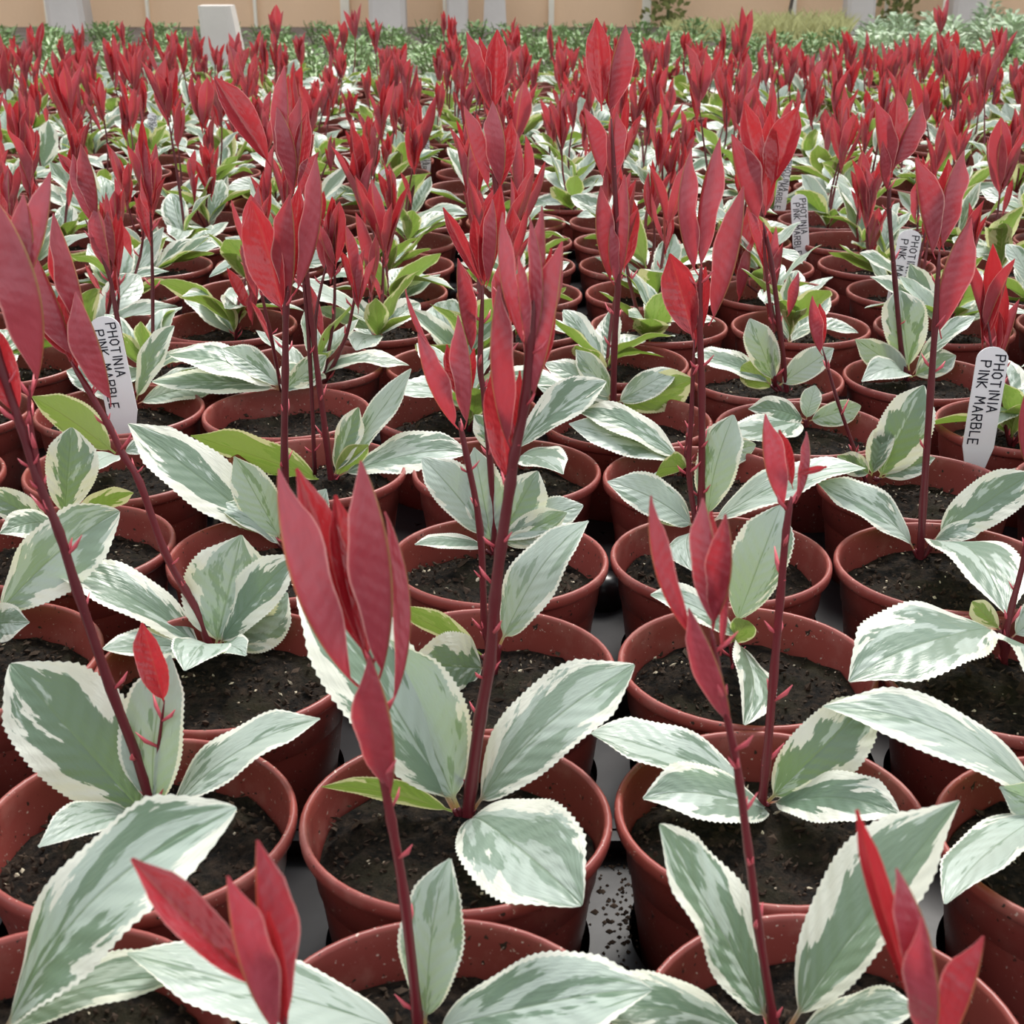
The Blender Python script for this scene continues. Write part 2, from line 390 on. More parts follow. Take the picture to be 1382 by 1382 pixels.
def wall_weed(px, label, seed, n, wd, h):
    rn = random.Random(seed); V, F = [], []; p0 = at_y(px, 40, 5.75); p0.z = 0
    for _ in range(n):
        z = rn.uniform(0, h); c = p0 + Vector((rn.gauss(0, wd * (1 - .4 * z / h)), rn.uniform(-.05, .1), z)); d = Vector((rn.uniform(-1, 1), rn.uniform(-.5, .2), rn.uniform(-.2, 1))).normalized() * .035; s = d.cross(Vector((0, 1, .2))).normalized() * .009; o = len(V)
        V += [c, c + d * .5 + s, c + d, c + d * .5 - s]; F += [(o, o + 1, o + 2), (o, o + 2, o + 3)]
    e = tag(link('wall_weed', None), label, 'weed'); e.location = p0
    link('foliage', mesh('foliage', [Vector(v) - p0 for v in V], F, 'vine', False), e)
    link('stem', mesh('stem', *tube([Vector((0, 0, 0)), Vector((.01, 0, h * .5)), Vector((0, 0, h * .9))], [.006, .005, .002], 6), 'twig'), e)
wall_weed(900, 'green weed climbing the wall beside a white batten', 1, 420, 0.045, 0.6)
wall_weed(1205, 'sparse weed growing up the wall between the right hand posts', 2, 160, 0.06, 0.3)
wall_weed(1300, 'thin green weed in front of the far right post', 3, 160, 0.02, 0.6)

# ------------------------------------------------------------------ pots, compost, trays
PR = 0.045
pot_me = mesh('pot', *lathe([(0.0005, 0), (0.0308, 0), (0.0318, 0.0012), (0.0378, 0.043), (0.0380, 0.0435), (0.0398, 0.0590), (0.0400, 0.0605), (0.0409, 0.0615), (0.0420, 0.0725), (0.0424, 0.0737), (0.0440, 0.0741), (0.0448, 0.0749),
    (0.0450, 0.0764), (0.0449, 0.0780), (0.0442, 0.0790), (0.0432, 0.0789), (0.0426, 0.0778), (0.0422, 0.0740), (0.0408, 0.0640), (0.0372, 0.040), (0.0306, 0.004), (0.0005, 0.0035)], 56), 'pot')
POT_H = 0.079; POT_Z = RIM_Z - POT_H
SOIL = 0.013
compost_me = []; grit_me = []
for sd in range(6):
    vs, fs = [(0, 0, 0)], []; nr, ns = 12, 44
    of = Vector((sd * 7.3, sd * 3.1, 0))
    def hh(x, y): return noise.noise(Vector((x, y, 0)) * 45 + of) * 0.0035 + noise.noise(Vector((x, y, 0)) * 210 + of) * 0.0022
    for i in range(1, nr + 1):
        for j in range(ns):
            a = 6.28318 * (j + .5 * (i % 2)) / ns; r = 0.0402 * i / nr; x, y = r * math.cos(a), r * math.sin(a)
            vs.append((x, y, hh(x, y) - 0.0015 * (i / nr) ** 4))
    for j in range(ns): fs.append((0, 1 + j, 1 + (j + 1) % ns))
    for i in range(nr - 1):
        for j in range(ns):
            a = 1 + i * ns; fs.append((a + j, a + ns + j, a + ns + (j + 1) % ns, a + (j + 1) % ns))
    compost_me.append(mesh('compost', vs, fs, 'compost'))
    rn = random.Random(sd); V, F, FM = [], [], []
    for q in range(460):
        r = 0.039 * math.sqrt(rn.random()); a = rn.uniform(0, 6.28); x, y = r * math.cos(a), r * math.sin(a); s = rn.uniform(.0004, .0009) + .0011 * rn.random() ** 5 if q < 430 else rn.uniform(.0004, .0010)
        c = Vector((x, y, hh(x, y) + s * .3)); R = Matrix.Rotation(rn.uniform(0, 6), 3, Vector((rn.random(), rn.random(), 1)).normalized()); o = len(V)
        st = Vector((rn.uniform(.7, 2.0), rn.uniform(.6, 1.1), rn.uniform(.4, .8))) * s
        for d in ((1, 0, 0), (0, 1, 0), (-1, 0, 0), (0, -1, 0), (0, 0, 1), (0, 0, -1)): V.append(c + R @ Vector((d[0] * st.x, d[1] * st.y, d[2] * st.z)) * rn.uniform(.5, 1.3))
        F += [(o, o+1, o+4), (o+1, o+2, o+4), (o+2, o+3, o+4), (o+3, o, o+4), (o+1, o, o+5), (o+2, o+1, o+5), (o+3, o+2, o+5), (o, o+3, o+5)]
        FM += [0 if q < 430 else 1] * 8
    grit_me.append(mesh('crumbs', V, F, None, False, None, ['crumb', 'perlite'], FM))
bv = []
for s in range(3):                                                  # a little tuft of pointed pink bracts
    rn = random.Random(s); P_ = []
    for q in range(2):
        a = rn.uniform(-.9, .9); d = Vector((math.sin(a), rn.uniform(-.4, .4), .8)); L = rn.uniform(.0045, .009)
        P_.append(tube([Vector((0, 0, 0)), d * L * .5 + Vector((d.x * .001, 0, 0)), d * L], [.0004, .0006, .0001], 5))
    bv.append(mesh('bract', *join(P_), 'pink'))

# ------------------------------------------------------------------ photographed plants, laid out from pixels
# leaf: (base x, base y, tip x, tip y, apparent width, depth step of the tip in cm, flags)   u = underside seen
# stem: [(x, y), ...], thickness in pixels
HAND = []
def H(label, pot, base, stems=(), g=(), r=(), fill=0): HAND.append(dict(label=label, pot=pot, base=base, stems=stems, g=g, r=r, fill=fill))

H('red leaf tips of the potted photinia beyond the lower left edge', (318, 1815), (360, 1800), [([(360, 1800), (380, 1560), (386, 1372)], 17)], [],
  [(366, 1345, 177, 1159, 54, .6, ''), (390, 1405, 349, 1133, 60, .5, 'u'), (382, 1400, 309, 1181, 60, -.3, 'u'), (386, 1400, 362, 1230, 30, 0, '')], 4)
H('dark red bud and tips of the potted photinia beyond the lower right edge', (1175, 1815), (1230, 1800), [([(1230, 1800), (1245, 1560), (1248, 1392)], 17)], [],
  [(1240, 1380, 1156, 1092, 30, .8, ''), (1256, 1385, 1208, 1172, 54, .4, 'u'), (1248, 1420, 1242, 1237, 60, -.3, 'u'), (1262, 1430, 1326, 1262, 52, .1, 'u')], 4)
H('potted photinia at bottom left, pale serrated leaves sweeping over its neighbour', (50, 1410), (-8, 1405), [([(-8, 1405), (-60, 1200), (-90, 1050)], 15)],
  [(2, 1400, 319, 1091, 112, .4, ''), (-4, 1402, 250, 1318, 62, -.8, ''), (-10, 1400, -150, 1330, 80, .5, '')], [(-90, 1060, -110, 900, 50, 0, '')])
H('potted photinia at bottom centre with one tall red shoot, five leaves at its top', (575, 1410), (566, 1402), [([(566, 1402), (563, 1370), (546, 1215), (528, 1107), (518, 1050), (505, 930), (497, 880)], 15)],
  [(574, 1385, 608, 1159, 82, 1.5, ''), (580, 1398, 879, 1336, 118, -1.0, ''), (556, 1398, 172, 1287, 88, -.9, '')],
  [(523, 1078, 496, 886, 62, -.4, 'u'), (490, 930, 378, 631, 62, .5, 'u'), (497, 895, 400, 632, 44, 1.2, ''), (507, 925, 484, 621, 68, .3, 'u'), (524, 960, 519, 690, 26, .8, 'u'), (500, 900, 452, 668, 40, 1.0, '')])
H('potted photinia at bottom right of centre, thin leaning stem with dark red leaf cluster', (1115, 1410), (1052, 1398), [([(1052, 1398), (1044, 1380), (1023, 1249), (1010, 1148), (998, 1056), (990, 1010), (972, 925), (960, 850)], 13)],
  [(1038, 1385, 890, 1113, 88, .8, ''), (1066, 1388, 1295, 1081, 118, .8, ''), (1072, 1396, 1240, 1362, 48, -.5, ''), (1020, 1402, 790, 1372, 70, -1.0, '')],
  [(985, 985, 928, 821, 42, -.3, 'u'), (945, 868, 879, 668, 30, .3, 'u'), (961, 852, 947, 672, 46, .6, 'u'), (958, 845, 978, 693, 44, -.2, 'u'), (972, 885, 981, 742, 15, .1, 'u'), (962, 850, 960, 690, 30, 1.0, '')])
H('potted photinia at left with huge grey green leaf and small scarlet side shoot', (195, 1110), (208, 1108), [([(208, 1108), (194, 1049), (149, 928), (104, 796), (80, 719), (52, 650), (28, 575), (5, 505), (-12, 440)], 15), ([(60, 672), (48, 610), (40, 560), (40, 520)], 8), ([(208, 1095), (214, 1010), (222, 945)], 6)],
  [(197, 1102, 14, 896, 138, .6, ''), (208, 1098, 230, 884, 82, 1.2, ''), (197, 1105, 52, 1143, 38, -.6, ''), (222, 1102, 432, 970, 58, 1.2, '')],
  [(42, 530, -15, 262, 66, -.2, 'u'), (22, 400, 66, 232, 40, .8, 'u'), (24, 420, 30, 262, 44, .5, 'u'), (26, 565, -22, 430, 40, .3, ''), (-10, 450, -20, 250, 60, .5, 'u'), (222, 950, 192, 840, 38, .2, '')])
H('tallest potted photinia in front of centre, thick red stem and bright backlit young leaves', (615, 1118), (628, 1104), [([(628, 1104), (636, 1060), (648, 970), (661, 895), (668, 808), (676, 739), (689, 652), (694, 615), (708, 545), (716, 455), (721, 400)], 17)],
  [(640, 1092, 856, 897, 92, .9, ''), (634, 1106, 785, 1222, 132, -2.2, ''), (614, 1096, 434, 1062, 30, -.3, 'u'), (612, 1092, 402, 800, 128, 1.3, ''), (618, 1090, 520, 862, 112, 1.2, '')],
  [(692, 610, 674, 385, 38, -.2, 'u'), (686, 655, 664, 498, 34, .3, ''), (714, 545, 757, 325, 44, .2, 'u'), (712, 470, 679, 286, 26, .6, 'u'), (718, 465, 731, 278, 26, .9, 'u'), (717, 470, 714, 292, 22, .2, 'u'), (712, 540, 744, 400, 26, .9, ''), (698, 625, 702, 500, 20, .5, ''), (716, 480, 700, 345, 20, -.3, 'u'), (720, 470, 744, 335, 20, .6, '')])
H('front right potted photinia with four pale leaves and a curled red tip', (1055, 1118), (1027, 1086), [([(1027, 1086), (1034, 1032), (1044, 914), (1053, 808), (1061, 716), (1068, 670)], 13)],
  [(1018, 1080, 798, 990, 66, .3, ''), (1036, 1082, 1184, 938, 86, .6, ''), (1046, 1098, 868, 1078, 66, -1.9, ''), (1038, 1084, 1214, 1100, 62, -1.0, '')],
  [(1064, 690, 1034, 558, 34, .1, 'u'), (1072, 680, 1088, 582, 18, .4, 'u'), (1074, 640, 1116, 630, 9, -.2, ''), (1070, 660, 1052, 580, 18, .6, '')])
H('potted photinia cut by the right edge at the front, one pale leaf reaching in', (1462, 1132), (1440, 1100), [([(1440, 1100), (1450, 900), (1445, 720)], 13)],
  [(1425, 1090, 1112, 953, 62, .3, ''), (1435, 1110, 1276, 1220, 60, -2.0, ''), (1440, 1100, 1349, 1062, 60, -.8, ''), (1440, 1100, 1560, 1000, 70, .8, '')], [(1445, 730, 1430, 600, 35, 0, 'u'), (1445, 730, 1470, 590, 35, 0, 'u')])
H('potted photinia cut by the left edge, broad pale leaf over black compost', (-20, 885), (-12, 840), [([(-12, 840), (-50, 650), (-70, 480)], 12)],
  [(-8, 832, 161, 690, 84, .8, ''), (-15, 842, 40, 840, 50, -.8, ''), (-20, 840, -150, 780, 60, 0, '')], [(-70, 490, -60, 360, 36, 0, 'u'), (-70, 490, -100, 370, 36, 0, 'u')])
H('potted photinia with long slanting stem, rounded grey green leaves and dark red cluster at left', (290, 897), (289, 880), [([(289, 880), (268, 830), (250, 796), (222, 744), (188, 650), (167, 615), (146, 573), (118, 524), (96, 488)], 12)],
  [(280, 880, 80, 778, 62, .4, ''), (276, 880, 139, 876, 36, -.6, ''), (291, 872, 326, 722, 122, 1.0, ''), (296, 872, 401, 752, 56, .3, ''), (298, 876, 388, 800, 76, .9, ''), (292, 878, 249, 905, 46, -1.8, ''), (296, 878, 332, 885, 30, -1.0, '')],
  [(148, 550, 100, 394, 48, -.3, 'u'), (118, 480, 70, 288, 42, .4, 'u'), (98, 490, 45, 344, 40, .2, 'u'), (95, 488, 30, 356, 36, .6, ''), (105, 500, 88, 380, 34, .8, '')])
H('potted photinia right behind the tallest one, low leaves and a thin slanting second stem', (672, 898), (668, 903), [([(668, 903), (660, 870), (654, 843), (648, 715), (630, 617), (620, 569)], 11)],
  [(675, 870, 794, 703, 66, 1.0, ''), (650, 884, 526, 820, 32, .3, 'u'), (654, 902, 548, 896, 86, -1.0, '')],
  [(621, 580, 565, 446, 32, 0, 'u'), (626, 580, 617, 425, 32, .3, 'u'), (596, 490, 547, 390, 9, .2, 'u'), (622, 540, 603, 465, 18, .4, ''), (624, 560, 640, 470, 16, .5, '')])
H('potted photinia right of centre with an upright broad leaf behind a dark shoot', (1005, 898), (991, 895), [([(991, 895), (990, 860)], 9)],
  [(992, 846, 1054, 682, 72, .6, ''), (993, 868, 1004, 978, 46, -1.5, ''), (1000, 862, 878, 803, 40, -.2, ''), (986, 868, 1010, 838, 34, -.8, 'u')], [])
H('potted photinia at right edge with a big pale leaf spread flat to the left', (1345, 898), (1358, 878), [([(1358, 878), (1356, 862), (1366, 817), (1384, 745), (1400, 640)], 11)],
  [(1346, 850, 1146, 920, 96, -.9, ''), (1364, 868, 1420, 960, 60, -1.2, ''), (1350, 850, 1312, 812, 30, .5, 'u'), (1366, 860, 1440, 800, 50, .6, '')], [(1400, 650, 1410, 520, 36, 0, 'u'), (1400, 650, 1385, 530, 30, 0, 'u')])
H('potted photinia at left with an upright oval leaf and worn rim pot', (92, 732), (85, 702), [],
  [(87, 700, 97, 577, 64, .5, ''), (70, 712, -20, 662, 40, -.3, ''), (95, 702, 180, 665, 26, 0, 'u'), (78, 705, 0, 720, 40, -.8, '')], [])
H('potted photinia left of centre with long grey leaf and wide open red crown', (379, 747), (388, 738), [([(388, 738), (384, 629), (385, 500), (386, 417), (390, 380)], 11)],
  [(372, 732, 173, 572, 68, .8, ''), (380, 730, 316, 616, 54, .5, ''), (380, 738, 292, 683, 28, -.3, ''), (394, 738, 440, 660, 40, .8, '')],
  [(382, 425, 339, 271, 46, .2, ''), (387, 415, 389, 262, 42, -.2, 'u'), (394, 400, 425, 210, 36, .3, 'u'), (391, 395, 404, 250, 26, .6, '')])
H('potted photinia behind the tallest one at centre, pot with pale grit on its compost', (674, 752), (667, 742), [([(667, 742), (666, 690), (655, 545), (648, 493), (652, 385)], 10)],
  [(674, 732, 787, 682, 40, .4, ''), (676, 735, 765, 692, 44, -.5, ''), (664, 736, 640, 604, 58, .8, ''), (670, 736, 726, 636, 58, .9, ''), (660, 728, 570, 618, 56, .5, ''), (655, 742, 560, 735, 20, -.5, '')],
  [(641, 480, 619, 348, 32, 0, 'u'), (652, 392, 676, 250, 34, .2, ''), (650, 385, 598, 280, 18, .1, ''), (655, 388, 664, 268, 26, -.2, 'u'), (652, 385, 640, 290, 20, .4, '')])
H('potted photinia right of centre with double red shoot, one leaf folded bright scarlet', (975, 747), (945, 715), [([(945, 715), (947, 670), (947, 528), (944, 424), (946, 360)], 11), ([(940, 712), (930, 640), (933, 562), (937, 458)], 8)],
  [(955, 700, 990, 560, 54, .5, ''), (938, 712, 820, 650, 48, -.2, ''), (936, 712, 862, 660, 40, .6, ''), (955, 708, 1168, 632, 46, .3, ''), (948, 716, 934, 770, 36, -1.2, '')],
  [(944, 372, 935, 200, 36, .2, 'u'), (950, 370, 973, 186, 34, .4, 'u'), (955, 440, 1002, 250, 38, .3, 'u'), (936, 460, 904, 342, 40, 0, ''), (938, 470, 952, 360, 20, .5, '')])
H('potted photinia at right with three wide red leaves on one tall straight stem', (1265, 757), (1243, 752), [([(1243, 752), (1246, 680), (1256, 528), (1262, 440), (1268, 340)], 11)],
  [(1233, 742, 1104, 652, 42, .8, ''), (1262, 728, 1395, 638, 60, .2, ''), (1262, 732, 1361, 832, 70, -1.6, ''), (1258, 730, 1328, 712, 26, -.3, '')],
  [(1264, 350, 1237, 212, 38, .2, 'u'), (1276, 340, 1303, 203, 36, .3, 'u'), (1272, 458, 1313, 294, 42, 0, 'u'), (1272, 335, 1280, 215, 22, .6, ''), (1268, 345, 1262, 235, 20, .7, '')])
H('potted photinia at left behind the white label, yellow green underside of a leaf showing', (165, 632), (160, 612), [],
  [(156, 612, 43, 535, 48, -.2, 'u'), (165, 612, 250, 590, 30, 0, ''), (158, 615, 110, 640, 30, -.8, '')], [])
H('potted photinia left of centre, twin tall dark stems, large scarlet leaf', (415, 627), (448, 648), [([(448, 648), (440, 590), (431, 521), (420, 430), (412, 350), (402, 262)], 9), ([(425, 640), (418, 480), (408, 360), (398, 262)], 6)],
  [(440, 652, 257, 588, 46, -.6, 'u'), (452, 640, 484, 550, 32, .4, ''), (456, 640, 555, 498, 30, .6, ''), (458, 642, 630, 612, 48, .1, ''), (452, 644, 497, 600, 26, -.6, 'u')],
  [(366, 225, 289, 104, 38, 0, ''), (380, 240, 383, 88, 30, .3, 'u'), (391, 268, 372, 144, 34, -.2, 'u'), (402, 268, 429, 205, 22, .1, 'u'), (394, 262, 404, 130, 26, .5, 'u'), (396, 262, 415, 150, 22, .4, '')])
H('potted photinia at centre with two tiers of long red leaves reaching the green bed', (685, 632), (692, 618), [([(692, 618), (686, 480), (676, 330), (668, 240), (665, 150)], 9)],
  [(696, 612, 818, 515, 44, .5, ''), (690, 615, 640, 560, 36, .3, ''), (700, 618, 760, 640, 40, -.8, '')],
  [(670, 258, 663, 136, 38, -.2, 'u'), (664, 258, 627, 142, 26, .2, 'u'), (665, 150, 631, 42, 32, .1, 'u'), (668, 150, 671, 40, 30, .1, ''), (666, 150, 647, 50, 16, .5, ''), (672, 262, 690, 160, 24, .5, '')])
H('potted photinia in the fourth row, long leaf pointing left to the tall plant', (950, 642), (925, 628), [([(925, 628), (928, 575)], 7)],
  [(918, 626, 768, 572, 40, 0, ''), (922, 622, 778, 555, 34, .8, ''), (930, 630, 885, 640, 30, -.8, 'u'), (935, 625, 1020, 600, 36, .2, '')], [])
H('potted photinia in the fourth row at right, mottled upright leaf and small slanting shoot', (1208, 647), (1180, 640), [([(1172, 640), (1155, 612), (1130, 540), (1110, 470)], 6)],
  [(1186, 648, 1247, 520, 66, .6, ''), (1176, 642, 1198, 570, 32, .2, ''), (1175, 640, 1130, 615, 30, .3, ''), (1190, 645, 1262, 618, 30, .3, '')], [(1111, 480, 1097, 399, 20, 0, 'u'), (1110, 472, 1106, 410, 14, .3, '')])
H('potted photinia in the fifth row at centre right, broad green leaf underside facing out', (850, 567), (828, 556), [([(828, 556), (829, 470), (834, 389), (832, 300), (825, 160)], 9)],
  [(826, 545, 735, 490, 36, .3, ''), (824, 540, 777, 472, 32, .6, ''), (833, 552, 935, 512, 50, -.3, 'u'), (832, 545, 915, 500, 36, .6, ''), (824, 552, 725, 520, 36, -.3, '')],
  [(812, 150, 805, 24, 30, .2, ''), (826, 158, 846, 33, 38, 0, 'u'), (818, 245, 790, 145, 32, -.1, 'u'), (830, 250, 833, 150, 24, .3, 'u'), (826, 160, 822, 60, 20, .6, ''), (830, 385, 812, 250, 30, 0, 'u'), (834, 380, 842, 235, 28, .2, 'u'), (836, 390, 826, 300, 20, -.2, 'u')])
H('potted photinia in the fifth row left of centre, fan of long pale leaves pointing left', (390, 558), (380, 528), [],
  [(378, 526, 205, 515, 34, -.4, ''), (378, 524, 228, 478, 40, .3, ''), (380, 524, 300, 470, 34, .8, ''), (385, 526, 440, 480, 30, .5, '')], [], 1)
H('potted photinia in the sixth row with twin stems and wide red leaves right of centre', (1044, 509), (1058, 528), [([(1066, 545), (1052, 440), (1041, 354), (1030, 300)], 8), ([(1046, 522), (1042, 440), (1034, 365), (1030, 310)], 6)],
  [(1040, 520, 935, 480, 30, -.2, ''), (1046, 516, 1012, 430, 40, .2, ''), (1052, 520, 1125, 470, 36, .4, ''), (1044, 524, 1000, 495, 34, -.6, 'u')],
  [(1028, 305, 989, 180, 38, 0, 'u'), (1030, 262, 1004, 136, 28, .4, ''), (1040, 255, 1076, 144, 40, .2, ''), (1030, 345, 1010, 280, 16, 0, 'u'), (1033, 290, 1040, 150, 24, .6, ''), (1061, 428, 1077, 367, 18, 0, 'u')])
H('potted photinia in the sixth row, pale upright leaf under a dark bare stem', (1230, 512), (1228, 508), [([(1228, 508), (1218, 486), (1208, 380), (1200, 285), (1201, 240)], 8)],
  [(1227, 500, 1214, 392, 56, 1.2, ''), (1226, 505, 1154, 458, 38, .1, ''), (1226, 510, 1163, 515, 28, -.7, ''), (1232, 505, 1316, 427, 20, .5, ''), (1232, 508, 1290, 480, 34, .2, '')],
  [(1200, 245, 1183, 136, 32, 0, 'u'), (1206, 232, 1246, 138, 34, .1, 'u'), (1203, 240, 1212, 120, 26, .5, ''), (1200, 260, 1192, 190, 18, -.2, 'u')])
H('potted photinia in the fifth row right of centre, low leaves only and no shoot', (1075, 587), (1088, 572), [],
  [(1084, 570, 990, 592, 40, -.3, ''), (1086, 566, 1010, 552, 34, .4, ''), (1092, 568, 1162, 548, 32, .3, ''), (1088, 566, 1100, 520, 26, .6, '')], [])
H('potted photinia in the fifth row at left, slender stem with staggered narrow red leaves', (178, 550), (181, 546), [([(181, 546), (156, 417), (146, 368), (115, 295)], 7)],
  [(184, 540, 235, 440, 30, .5, ''), (186, 545, 300, 520, 30, .2, ''), (178, 545, 90, 500, 36, .2, '')],
  [(148, 372, 128, 276, 26, 0, 'u'), (128, 300, 108, 194, 26, .1, 'u'), (120, 305, 97, 208, 24, .2, 'u'), (112, 250, 78, 207, 14, .3, '')])

# ------------------------------------------------------------------ generic plants for the rest of the bed
RN = random.Random(11)
def sh(kind, n, **k): return [leaf_mesh('%s_blade' % kind, 1.0, RN.uniform(*k['w']), kind, RN.uniform(*k['b']), RN.uniform(*k['f']), RN.uniform(-.5, .5), RN.uniform(.2, .6), 100 + i, k['ns'], k['nc']) for i in range(n)]
GL = sh('leaf', 12, w=(.34, .46), b=(-.9, .35), f=(.1, .5), ns=30, nc=3)
RL = sh('red', 16, w=(.24, .38), b=(-.1, .7), f=(.6, 1.25), ns=12, nc=3)

def add_stem(parent, pts, r0, r1, origin, bracts=0):
    path = smooth_path(pts, 4); n = len(path); radii = [r0 + (r1 - r0) * i / (n - 1) for i in range(n)]
    radii = [r * (1.18 if i % 4 == 0 and 0 < i < n - 1 else 1) for i, r in enumerate(radii)]
    radii[-1] *= .35; radii[-2] *= .7
    vs, fs = tube([p - origin for p in path], radii, 8 if r0 > .0008 else 6)
    o = link('stem', mesh('stem', vs, fs, 'stem'), parent)
    for b in range(bracts):
        i = int((b + .6) / bracts * (n - 1)); i = min(max(i, 1), n - 2)
        m = Matrix.Translation(path[i] - origin) @ Matrix.Rotation(RN.uniform(0, 6.28), 4, 'Z') @ Matrix.Scale(RN.uniform(.7, 1.3), 4)
        m.translation += (m.to_3x3() @ Vector((1, 0, 0))).normalized() * radii[i] * .8
        link('bract', RN.choice(bv), o, m)
    return o

def thing_base(x, y, label, group):
    e = tag(link('potted_photinia', None), label, 'potted plant', group); e.empty_display_size = 0.02
    e.location = (x, y, POT_Z)
    po = link('pot', pot_me, e); po.rotation_euler.z = RN.uniform(0, 6.28)
    k = RN.randrange(6); ro = RN.uniform(0, 6.28)
    c = link('compost', compost_me[k], e); c.location = (0, 0, POT_H - SOIL); c.rotation_euler.z = ro
    tag(link('crumbs', grit_me[k], c), kind='stuff')
    return e

def gen_shoot(e, o, base, h, lean, nred, lred, bract):
    tip = base + Vector((lean.x, lean.y, h)); mid = (base + tip) / 2 + Vector((RN.uniform(-.006, .006), RN.uniform(-.006, .006), 0))
    st = add_stem(e, [base, mid, tip], RN.uniform(.0010, .0015), .0007, o, bract)
    for i in range(nred):
        az = i * 2.4 + RN.uniform(0, 1.2); el = math.radians(RN.uniform(66, 89)); L = lred * RN.uniform(.65, 1.15)
        d = Vector((math.cos(az) * math.cos(el), math.sin(az) * math.cos(el), math.sin(el)))
        b = tip - Vector((0, 0, RN.uniform(0, .02))) + (mid - base).normalized() * 0
        inward = Vector((-d.x, -d.y, .25))
        m = frame(b - o, d, inward + Vector((RN.uniform(-.3, .3), RN.uniform(-.3, .3), 0))) @ Matrix.Scale(L, 4)
        link('young_leaf', RN.choice(RL), st, m)
    return st

def gen_plant(x, y, label, group, scale=1.0, near=False, only_shoots=0, e=None, base=None, shoots=0):
    if e is None:
        e = thing_base(x, y, label, group)
    o = Vector((x, y, POT_Z))
    if base is None: base = Vector((x + RN.uniform(-.008, .008), y + RN.uniform(-.008, .008), RIM_Z - SOIL - .001))
    ns = only_shoots or shoots or RN.choice((1, 1, 2, 2, 3))
    h0 = RN.uniform(.060, .118) * scale
    for q in range(ns):
        hh_ = h0 * (1 if q == 0 else RN.uniform(.55, .95))
        ln = Vector((RN.gauss(0, .012), RN.gauss(0, .012), 0))
        st = gen_shoot(e, o, base, hh_, ln, RN.randint(4, 7), RN.uniform(.036, .054) * (1 if q == 0 else .85), 3 if near else 0)
        if RN.random() < .45:
            t = RN.uniform(.35, .75); p = base + (ln + Vector((0, 0, hh_))) * t; az = RN.uniform(0, 6.28)
            link('young_leaf', RN.choice(RL), st, frame(p - o, Vector((math.cos(az) * .4, math.sin(az) * .4, .9)), Vector((-math.cos(az), -math.sin(az), .3))) @ Matrix.Scale(RN.uniform(.022, .036), 4))
    if not only_shoots:
        a0 = RN.uniform(0, 6.28)
        for i in range(RN.randint(7, 10)):
            az = a0 + i * 2.4 + RN.uniform(-.4, .4); el = math.radians(RN.choice((RN.uniform(2, 30), RN.uniform(20, 60)))); L = RN.uniform(.040, .062)
            d = Vector((math.cos(az) * math.cos(el), math.sin(az) * math.cos(el), math.sin(el)))
            nrm = Vector((RN.uniform(-.45, .45), RN.uniform(-.45, .45), 1))
            link('leaf', RN.choice(GL), e, frame(base + Vector((0, 0, RN.uniform(.003, .016))) - o, d, nrm) @ Matrix.Scale(L, 4))
    return e

# positions: the photographed pots, then the grid; pushed apart so that no two rims overlap
pots = []
for h in HAND:
    p = at_z(h['pot'][0], h['pot'][1], RIM_Z); pots.append([p.x, p.y, h])
colx = [-.008 + .0925 * k for k in range(-14, 15)]
tray_rows = []
TR0 = 0.387                                                        # tray boundary between second and third row
for j in range(-3, 24):
    yj = 0.434 + .0925 * j + .004 * (j // 5)
    blk = j // 5; tray_rows.append((j, yj))
    shift = {0: 0.0, -1: -.006}.get(blk, [-.022, .012, -.03, .02, 0][blk % 5]) if blk not in (0,) else 0.0
    if j in (3, 4): shift = -.012
    for k, xk in enumerate(colx):
        x = xk + shift + .003 * ((k - 14) // 3); half = yj * .372 + .165
        if abs(x) > half: continue
        if j < -1: continue
        if any((x - q[0]) ** 2 + (yj - q[1]) ** 2 < .062 ** 2 for q in pots): continue
        pots.append([x + RN.gauss(0, .0015), yj + RN.gauss(0, .0025), None, j])
for it in range(40):
    for a in range(len(pots)):
        for b in range(a + 1, len(pots)):
            dx, dy = pots[b][0] - pots[a][0], pots[b][1] - pots[a][1]
            if abs(dx) < .0908 and abs(dy) < .0908:
                d = math.hypot(dx, dy)
                if d < .0908:
                    wa, wb = (.5, .5) if (pots[a][2] is None) == (pots[b][2] is None) else ((.15, .85) if pots[a][2] else (.85, .15))
                    s = (.0908 - d) / max(d, 1e-5); pots[a][0] -= dx * s * wa; pots[a][1] -= dy * s * wa; pots[b][0] += dx * s * wb; pots[b][1] += dy * s * wb

